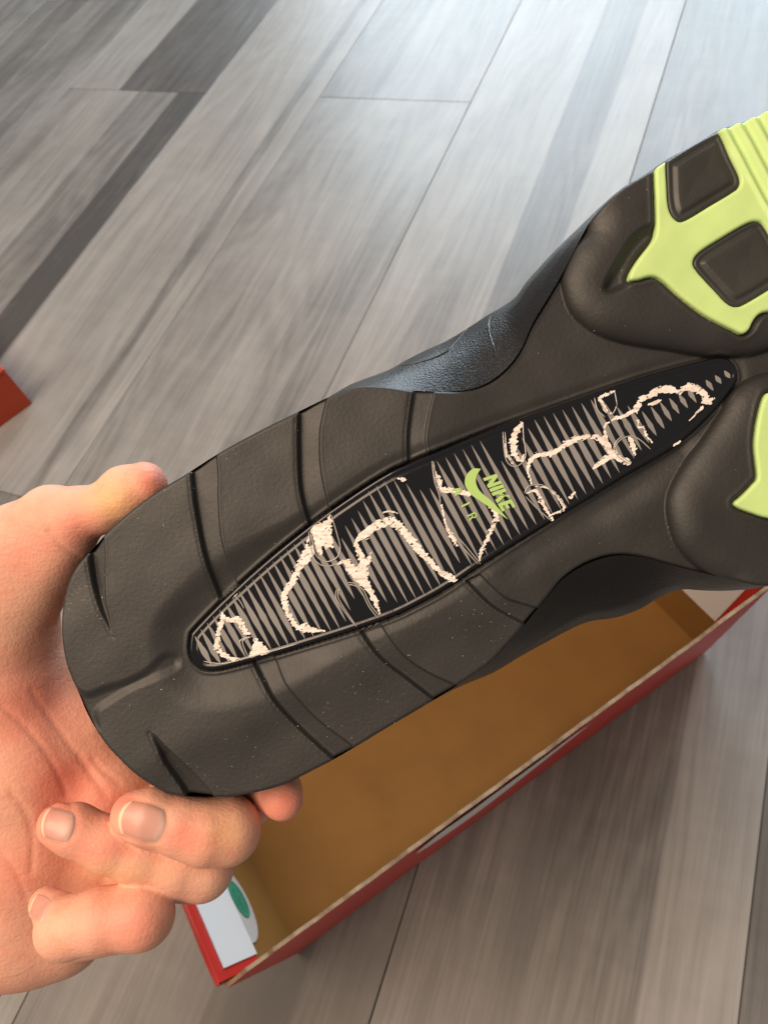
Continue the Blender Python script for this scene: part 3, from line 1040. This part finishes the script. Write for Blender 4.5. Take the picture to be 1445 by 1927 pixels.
cen = np.array([sole_xyz(*(A0 + AX * np.clip(ab(*q)[0], -120, 1700) * .9 + BX * 15), 0) for q in OUT])
hfac = 1 - .48 * sstep(300, 1600, axis_t)                     # the upper is lower over the toes
levels = [(.0012, 0.0, 1.0), (.005, .45, 1.0), (.010, .82, 1.0), (.0165, 1.0, 1.0), (.025, 1.0, .985), (.036, 1.0, .95), (.05, 1, .88), (.066, 1, .78), (.082, 1, .62), (.094, 1, .42), (.097, 1, .30)]
for dz, k, shr in levels:
    if dz < .02:
        pxm = OUT * (1 - k) + SIL * k
        pxm = pxm + (np.array([CX, CY]) - pxm) * .004
        base = np.array([deep(q[0], q[1], dz) for q in pxm])
    else:
        base = sil_phys
    p_ = cen * (1 - shr) + base * shr
    zf = dz if dz < .02 else .017 + (dz - .017) * hfac
    p_ = p_.copy(); p_[:, 2] = -zf
    ring.append(p_)
UV_, UF, UI = np.vstack(ring), [], []
for r_ in range(len(levels) - 1):
    for k in range(n):
        a_, b_ = r_ * n + k, r_ * n + (k + 1) % n
        UF.append((a_, a_ + n, b_ + n, b_)); UI.append(0 if r_ < 5 else 1)
UF.append(tuple(range((len(levels) - 1) * n, len(levels) * n))); UI.append(1)
midsole = mesh_obj('upper', UV_, UF, [M_SIDE, M_UPPER], shoe, smooth=True, mat_idx=UI)
midsole['label'] = 'glossy black midsole side wall and black fabric upper'

# thin raised lines on the side wall of the arch
bvh = BVHTree.FromPolygons([Vector(q) for q in UV_], UF)
eye = Vector((0, 0, 0)) - ORG


def hit(px, py, tree, lift=0.0):
    dr = Vector(((px - CX) / F, -(py - CY) / F, -1.0)).normalized()
    loc, nor, ix, ds = tree.ray_cast(eye, dr)
    return (loc - dr * lift) if loc is not None else None


M_LINE = simple_mat('glossy_black_ridge', (.02, .02, .021), .3, .6, bump_scale=1200, bump_str=.5)
for ln_, rad in (([(742, 690), (770, 686), (796, 680), (822, 671), (842, 660), (858, 644), (870, 630), (881, 616)], 1.6), ([(923, 594), (919, 612), (921, 630), (927, 648), (935, 672)], 2.4),
                 ([(733, 700), (727, 708), (723, 716)], 1.5)):
    pts = [hit(q[0], q[1], bvh) for q in catmull(ln_, n=5)]
    pts = [q for q in pts if q is not None]
    cu = []; fu = []
    for k, q in enumerate(pts):
        t = (pts[min(k + 1, len(pts) - 1)] - pts[max(k - 1, 0)]).normalized()
        s1 = t.cross(Vector((0, 0, 1))).normalized(); s2 = t.cross(s1)
        rr = rad * S * min(1, .3 + k / 5, .3 + (len(pts) - 1 - k) / 5)
        for j in range(6):
            cu.append(q + s1 * math.cos(j * math.pi / 3) * rr + s2 * math.sin(j * math.pi / 3) * rr)
    for k in range(len(pts) - 1):
        for j in range(6):
            fu.append((k * 6 + j, k * 6 + (j + 1) % 6, (k + 1) * 6 + (j + 1) % 6, (k + 1) * 6 + j))
    if fu:
        mesh_obj('side_ridge', cu, fu, M_LINE, midsole, smooth=True)

# pale dust flecks on the rubber: too small to pick apart
so_tree = BVHTree.FromPolygons([Vector(q) for q in V3], Fs)
DV, DF = [], []
for _ in range(430):
    if random.random() < .55:
        k = random.choice([(240, 960, 60), (290, 950, 45), (430, 860, 40), (160, 1120, 30), (420, 1480, 60), (560, 1440, 60), (640, 1380, 60), (740, 1310, 50), (900, 1200, 50)])
        px, py = random.gauss(k[0], k[2]), random.gauss(k[1], k[2])
    else:
        px, py = random.uniform(120, 1430), random.uniform(300, 1500)
    if not inside(np.array([px]), np.array([py]), OUT)[0]: continue
    if sdf(np.array([px]), np.array([py]), PLATE)[0] < 8: continue
    q = hit(px, py, so_tree, .00008)
    if q is None: continue
    r_ = random.uniform(.3, .85) * S * (1.6 if random.random() < .06 else 1)
    th = random.uniform(0, 6.28); el = random.uniform(.4, 1)
    b0 = len(DV)
    for j in range(5):
        t = j * 2 * math.pi / 5
        x_, y_ = math.cos(t) * r_ * 1.4, math.sin(t) * r_ * el
        DV.append((q.x + x_ * math.cos(th) - y_ * math.sin(th), q.y + x_ * math.sin(th) + y_ * math.cos(th), q.z))
    DF.append(tuple(range(b0, b0 + 5)))
dust = mesh_obj('dust_flecks', DV, DF, M_DUST, shoe)
dust['kind'] = 'stuff'

# ------------------------------------------------------------------ hand
import openvdb
HORG = Vector(deep(60, 1500, .045)) + ORG
hand_m = CAM @ Matrix.Translation(HORG)


def hp(px, py, dz_mm):
    return np.array(deep(px, py, dz_mm / 1000.0)) + np.array(ORG) - np.array(HORG)


VOX = 4.1 * S
lo = np.array(hp(-340, 2200, 95)); hi = np.array(hp(640, 840, -6))
lo = np.minimum(lo, np.array([hp(-340, 2200, -6), hp(-340, 840, 95)]).min(0)); hi = np.maximum(hi, np.array([hp(640, 840, 95)]).max(0))
nx, ny, nz = np.ceil((hi - lo) / VOX).astype(int)
gx = (lo[0] + VOX * np.arange(nx)).astype(np.float32)[:, None, None]
gy = (lo[1] + VOX * np.arange(ny)).astype(np.float32)[None, :, None]
gz = (lo[2] + VOX * np.arange(nz)).astype(np.float32)[None, None, :]
BIG = np.float32(.02)


def blank():
    return np.full((nx, ny, nz), BIG, np.float32)


def cone(field, p0, p1, r0, r1, k):
    """smooth-union a tapered capsule (metres) into field, only inside its box"""
    p0, p1 = np.array(p0), np.array(p1); m_ = max(r0, r1) + .012
    a_ = np.clip(np.floor((np.minimum(p0, p1) - m_ - lo) / VOX).astype(int), 0, [nx, ny, nz])
    b_ = np.clip(np.ceil((np.maximum(p0, p1) + m_ - lo) / VOX).astype(int) + 1, 0, [nx, ny, nz])
    if (b_ - a_ <= 0).any(): return
    sl = (slice(a_[0], b_[0]), slice(a_[1], b_[1]), slice(a_[2], b_[2]))
    X_, Y_, Z_ = gx[a_[0]:b_[0]], gy[:, a_[1]:b_[1]], gz[:, :, a_[2]:b_[2]]
    v_ = p1 - p0; L2 = float(v_ @ v_) + 1e-12
    t = np.clip(((X_ - p0[0]) * v_[0] + (Y_ - p0[1]) * v_[1] + (Z_ - p0[2]) * v_[2]) / L2, 0, 1)
    d_ = np.sqrt((X_ - p0[0] - t * v_[0]) ** 2 + (Y_ - p0[1] - t * v_[1]) ** 2 + (Z_ - p0[2] - t * v_[2]) ** 2) - (r0 + (r1 - r0) * t)
    f_ = field[sl]
    h_ = np.clip(.5 + .5 * (f_ - d_) / k, 0, 1)
    field[sl] = f_ * (1 - h_) + d_ * h_ - k * h_ * (1 - h_)


def smin(a_, b_, k):
    h_ = np.clip(.5 + .5 * (a_ - b_) / k, 0, 1)
    return (a_ * (1 - h_) + b_ * h_ - k * h_ * (1 - h_)).astype(np.float32)


def chain(pts, k=1.6e-3):
    f_ = blank()
    P = [(hp(x, y, z), r * S * (D + z / 1000) / D) for x, y, z, r in pts]
    for (p0, r0), (p1, r1) in zip(P[:-1], P[1:]):
        cone(f_, p0, p1, r0, r1, k)
    return f_


thumb = chain([(272, 912, 15, 43), (238, 928, 16, 51), (196, 956, 17, 46), (150, 968, 19, 52), (100, 976, 22, 62), (40, 1030, 27, 84), (-10, 1110, 32, 108)])
web = chain([(126, 1006, 22, 56), (86, 1050, 26, 64), (46, 1105, 30, 74), (0, 1180, 34, 98)], 3e-3)
thumb = smin(thumb, web, 3e-3)
palm = chain([(-25, 1110, 33, 108), (-15, 1190, 36, 114), (-5, 1300, 40, 128), (40, 1420, 44, 150), (50, 1560, 48, 155), (30, 1700, 48, 140)], 4e-3)
p2 = chain([(60, 1240, 44, 60), (150, 1380, 46, 88), (200, 1480, 48, 100), (190, 1600, 50, 95), (110, 1735, 47, 92), (60, 1755, 44, 92)], 4e-3)
palm = smin(palm, p2, 4e-3)
wr = chain([(-10, 1300, 42, 120), (-120, 1560, 56, 190), (-260, 1850, 66, 205), (-420, 2200, 78, 225)], 5e-3)
wr2 = chain([(20, 1700, 48, 125), (-120, 1760, 60, 160), (-260, 1900, 68, 190)], 5e-3)
palm = smin(smin(palm, wr, 6e-3), wr2, 6e-3)
index = chain([(290, 1500, 58, 75), (430, 1520, 40, 62), (500, 1478, 28, 50), (524, 1490, 20, 43), (531, 1504, 16, 39)])
middle = chain([(254, 1534, 8, 44), (280, 1538, 8, 52), (345, 1556, 9, 54), (385, 1566, 10, 60), (425, 1562, 13, 63), (400, 1545, 30, 66), (250, 1540, 52, 78)])
ringf = chain([(113, 1553, 9, 41), (140, 1561, 9, 47), (205, 1590, 10, 50), (260, 1608, 12, 52), (330, 1626, 15, 58), (378, 1632, 18, 60), (360, 1630, 34, 62), (190, 1620, 52, 76)])
pinky = chain([(88, 1702, 18, 32), (112, 1726, 15, 42), (124, 1746, 10, 55), (190, 1732, 8, 57), (262, 1722, 9, 61), (266, 1722, 14, 60), (250, 1725, 30, 58), (110, 1740, 46, 70)])
hand_f = smin(palm, thumb, 3.2e-3)
for f_ in (index, middle, ringf, pinky):
    # fingers keep a crease where they meet each other, and blend into the palm only behind
    hand_f = smin(hand_f, f_, .5e-3)


def carve(field, pts, width, depth):
    """press a crease into the skin along a 3D polyline lying near the surface"""
    P = np.array(pts); m_ = width * 4
    a_ = np.clip(np.floor((P.min(0) - m_ - lo) / VOX).astype(int), 0, [nx, ny, nz])
    b_ = np.clip(np.ceil((P.max(0) + m_ - lo) / VOX).astype(int) + 1, 0, [nx, ny, nz])
    X_, Y_, Z_ = gx[a_[0]:b_[0]], gy[:, a_[1]:b_[1]], gz[:, :, a_[2]:b_[2]]
    best = None
    for p0, p1 in zip(P[:-1], P[1:]):
        v_ = p1 - p0; L2 = float(v_ @ v_) + 1e-12
        t = np.clip(((X_ - p0[0]) * v_[0] + (Y_ - p0[1]) * v_[1] + (Z_ - p0[2]) * v_[2]) / L2, 0, 1)
        d_ = (X_ - p0[0] - t * v_[0]) ** 2 + (Y_ - p0[1] - t * v_[1]) ** 2 + (Z_ - p0[2] - t * v_[2]) ** 2
        best = d_ if best is None else np.minimum(best, d_)
    w_ = np.exp(-best / (2 * (width * 1.1) ** 2))
    field[a_[0]:b_[0], a_[1]:b_[1], a_[2]:b_[2]] += (depth * w_).astype(np.float32)
    return field


pts_, quads_ = None, None


def build_surface(field):
    g = openvdb.FloatGrid(float(BIG))
    g.copyFromArray(np.ascontiguousarray(field))
    p_, q_ = g.convertToQuads(0.0)
    return np.asarray(p_) * VOX + lo, np.asarray(q_)


P0, Q0 = build_surface(hand_f)
heye = Vector((0, 0, 0)) - HORG
tree0 = BVHTree.FromPolygons([Vector(map(float, q)) for q in P0], Q0.tolist())


def hhit(px, py, tree, lift=0.0):
    dr = Vector(((px - CX) / F, -(py - CY) / F, -1.0)).normalized()
    loc, nor, ix, ds = tree.ray_cast(heye, dr)
    return (np.array(loc - dr * lift) if loc is not None else None)


CREASES = [
    ([(92, 1000), (108, 1018), (127, 1036), (150, 1048)], .5, .5),
    ([(0, 1330), (40, 1360), (90, 1420), (120, 1480), (135, 1520)], .5, .35),
    ([(60, 1300), (95, 1350), (130, 1400), (165, 1450), (200, 1490)], .5, .30),
    ([(150, 1420), (170, 1450), (185, 1480), (200, 1500)], .45, .35), ([(175, 1430), (200, 1455), (225, 1475)], .45, .35),
    ([(20, 1490), (50, 1530), (62, 1580), (60, 1640)], .5, .35), ([(0, 1600), (30, 1640), (50, 1690)], .5, .3),
    ([(196, 917), (204, 925), (210, 940)], .4, .2), ([(206, 911), (215, 920), (220, 932)], .4, .2),
]
NAILS = [(268, 1546, math.pi + .26, 92, 72), (110, 1552, math.pi + .22, 64, 62), (74, 1708, math.pi + .35, 34, 52)]
for cx, cy, ang, ln_, wd in NAILS[:2]:
    # skin fold round the sides and the cuticle of a nail
    t_ = np.array([math.cos(ang), math.sin(ang)]); n_ = np.array([-t_[1], t_[0]])
    path = [(.40, 1.04), (.1, 1.06), (-.25, 1.02), (-.42, .80), (-.53, .40), (-.56, 0), (-.53, -.40), (-.42, -.80), (-.25, -1.02), (.1, -1.06), (.40, -1.04)]
    CREASES.append(([tuple(np.array([cx, cy]) + t_ * (u_ * ln_ * .96) + n_ * (w_ * wd / 2)) for u_, w_ in path], .38, .34))
for ln_, w_, dp_ in CREASES:
    pp = [hhit(q[0], q[1], tree0) for q in catmull(ln_, n=3)]
    pp = [q for q in pp if q is not None]
    if len(pp) > 1:
        hand_f = carve(hand_f, pp, w_ * 1e-3, dp_ * 1e-3)
HP, HQ = build_surface(hand_f)

# skin tone, painted per vertex: blanched yellow where stretched, red at tips and pads
pxv = CX + (HP[:, 0] + HORG.x) / -(HP[:, 2] + HORG.z) * F
pyv = CY - (HP[:, 1] + HORG.y) / -(HP[:, 2] + HORG.z) * F


def spot(x, y, rx, ry):
    return np.exp(-(((pxv - x) / rx) ** 2 + ((pyv - y) / ry) ** 2))


base_c = np.array([.80, .435, .32])
red = np.array([.82, .25, .19]); yel = np.array([.86, .54, .27]); pale = np.array([.88, .58, .42])
colr = np.tile(base_c, (len(HP), 1))


def blend(col, w_):
    global colr
    w_ = np.clip(w_, 0, 1)[:, None]
    colr = colr * (1 - w_) + col * w_


blend(pale, .35 * spot(90, 1120, 60, 120))
blend(red, .75 * spot(285, 905, 35, 40) + .55 * spot(150, 985, 50, 40) + .35 * spot(60, 1050, 60, 60))
blend(yel, .9 * spot(215, 945, 42, 40) + .5 * spot(425, 1565, 40, 45) + .45 * spot(215, 1640, 90, 22))
blend(red, .65 * spot(345, 1575, 45, 28) + .65 * spot(110, 1545, 55, 45) + .75 * spot(530, 1515, 45, 40) + .6 * spot(60, 1330, 90, 90) + .6 * spot(120, 1470, 80, 50) + .55 * spot(250, 1745, 60, 45) + .7 * spot(230, 1510, 40, 30) + .5 * spot(190, 1600, 50, 25) + .4 * spot(30, 1650, 50, 60))
blend(pale, .6 * spot(100, 1738, 32, 38) + .4 * spot(40, 1180, 50, 70) + .35 * spot(20, 1500, 60, 60) + .3 * spot(380, 1660, 40, 22))


def skin_mat():
    m, nt, p = new_mat('skin')
    at = N(nt, 'ShaderNodeAttribute', attribute_name='tone')
    v = coords(nt)
    mott = noise(nt, v, 110, 6, .68)
    c = mix_col(nt, .6, at.outputs['Color'], ramp(nt, mott, [(.28, (.88, .62, .58)), (.5, (.97, .90, .86)), (.70, (1.0, 1.0, .95))]), 'MULTIPLY')
    c = mix_col(nt, .22, c, (1, 1, 1), 'MIX') if False else c
    nt.links.new(c, p.inputs['Base Color'])
    p.inputs['Roughness'].default_value = .52
    p.inputs['Specular IOR Level'].default_value = .32
    p.inputs['Subsurface Weight'].default_value = .22
    p.inputs['Subsurface Radius'].default_value = (1.0, .35, .18)
    p.inputs['Subsurface Scale'].default_value = .0025
    vo = N(nt, 'ShaderNodeTexVoronoi'); vo.inputs['Scale'].default_value = 1100
    nt.links.new(v, vo.inputs['Vector'])
    n1 = bump(nt, vo.outputs['Distance'], .24, .0003)
    n2 = bump(nt, noise(nt, v, 420, 4, .6), .17, .0006, n1)
    vs_ = coords(nt, (90, 330, 200), (0, 0, .5))
    n3 = bump(nt, noise(nt, vs_, 1.0, 3, .6, 1.0), .22, .0010, n2)
    nt.links.new(n3, p.inputs['Normal'])
    return m


M_SKIN = skin_mat()
hm = bpy.data.meshes.new('hand')
hm.from_pydata([tuple(map(float, q)) for q in HP], [], HQ.tolist())
hm.materials.append(M_SKIN)
hm.polygons.foreach_set('use_smooth', np.ones(len(hm.polygons), dtype=bool))
ca = hm.attributes.new('tone', 'FLOAT_COLOR', 'POINT')
ca.data.foreach_set('color', np.concatenate([colr, np.ones((len(HP), 1))], 1).astype(np.float32).ravel())
hm.update()
hand = link(bpy.data.objects.new('hand', hm))
hand.matrix_world = hand_m
tag(hand, 'bare left hand gripping the sneaker by its heel, three fingers curled', 'hand')
sm = hand.modifiers.new('smooth', 'SMOOTH'); sm.factor = .5; sm.iterations = 3

# fingernails: curved plates laid on the finger tips
dg = bpy.context.evaluated_depsgraph_get()
em = hand.evaluated_get(dg).to_mesh()
hv = [v_.co.copy() for v_ in em.vertices]
hq = [tuple(q.vertices) for q in em.polygons]
tree1 = BVHTree.FromPolygons(hv, hq)


def nail_mat():
    m, nt, p = new_mat('fingernail')
    at = N(nt, 'ShaderNodeAttribute', attribute_name='along')
    v = coords(nt)
    c = ramp(nt, at.outputs['Fac'], [(.0, (.86, .68, .46)), (.055, (.86, .66, .46)), (.10, (.66, .31, .25)), (.80, (.70, .39, .32)), (1.0, (.78, .55, .47))])
    st = noise(nt, coords(nt, (500, 60, 200), (0, 0, .25)), 1.0, 3)
    c2 = mix_col(nt, .3, c, ramp(nt, st, [(.35, (.8, .74, .72)), (.7, (1, 1, 1))]), 'MULTIPLY')
    nt.links.new(c2, p.inputs['Base Color'])
    p.inputs['Roughness'].default_value = .4
    p.inputs['Coat Weight'].default_value = .1
    p.inputs['Subsurface Weight'].default_value = .2
    p.inputs['Subsurface Scale'].default_value = .002
    nt.links.new(bump(nt, st, .15, .0003), p.inputs['Normal'])
    return m


M_NAIL = nail_mat()


def nail(cx, cy, ang, length, width, lift=.00028):
    """nail centre in the photo, ang = direction from cuticle to tip, sizes in photo pixels"""
    t = np.array([math.cos(ang), math.sin(ang)]); n_ = np.array([-t[1], t[0]])
    na, nb = 22, 18
    G = {}
    V_, A_l = [], []
    for i_ in range(na + 1):
        for j_ in range(nb + 1):
            u_ = i_ / na * 2 - 1; w_ = j_ / nb * 2 - 1        # u: -1 tip .. 1 cuticle
            sq = 1 - .10 * max(u_, 0) ** 2 - .05
            # superellipse mapping
            uu, ww = u_, w_
            bulge = math.sqrt(max(0, 1 - .42 * ww * ww)) if u_ > 0 else math.sqrt(max(0, 1 - .56 * ww * ww))
            side = math.sqrt(max(0, 1 - .16 * uu * uu))
            x_ = -uu * length / 2 * bulge; y_ = ww * width / 2 * side
            q = hhit(cx + t[0] * x_ + n_[0] * y_, cy + t[1] * x_ + n_[1] * y_, tree1)
            if q is None: continue
            edge = max(abs(w_), u_)
            lf = lift * (1 - sstep(.86, 1.0, edge)) - .00006 * sstep(.86, 1, edge)
            G[i_, j_] = len(V_)
            dr = Vector(q) - heye; dr.normalize()
            V_.append(tuple(Vector(q) - dr * float(lf)))
            A_l.append((uu + 1) / 2)
    Fq = []
    for i_ in range(na):
        for j_ in range(nb):
            k_ = [(i_, j_), (i_ + 1, j_), (i_ + 1, j_ + 1), (i_, j_ + 1)]
            if all(q in G for q in k_):
                Fq.append([G[q] for q in k_])
    if not Fq: return
    o = mesh_obj('fingernail', V_, Fq, M_NAIL, hand, smooth=True)
    at = o.data.attributes.new('along', 'FLOAT', 'POINT')
    at.data.foreach_set('value', np.array(A_l, dtype=np.float32))
    # smooth the patch so that it reads as a stiff plate
    s_ = o.modifiers.new('smooth', 'SMOOTH'); s_.factor = .5; s_.iterations = 4
    return o


for q in NAILS:
    nail(*q)
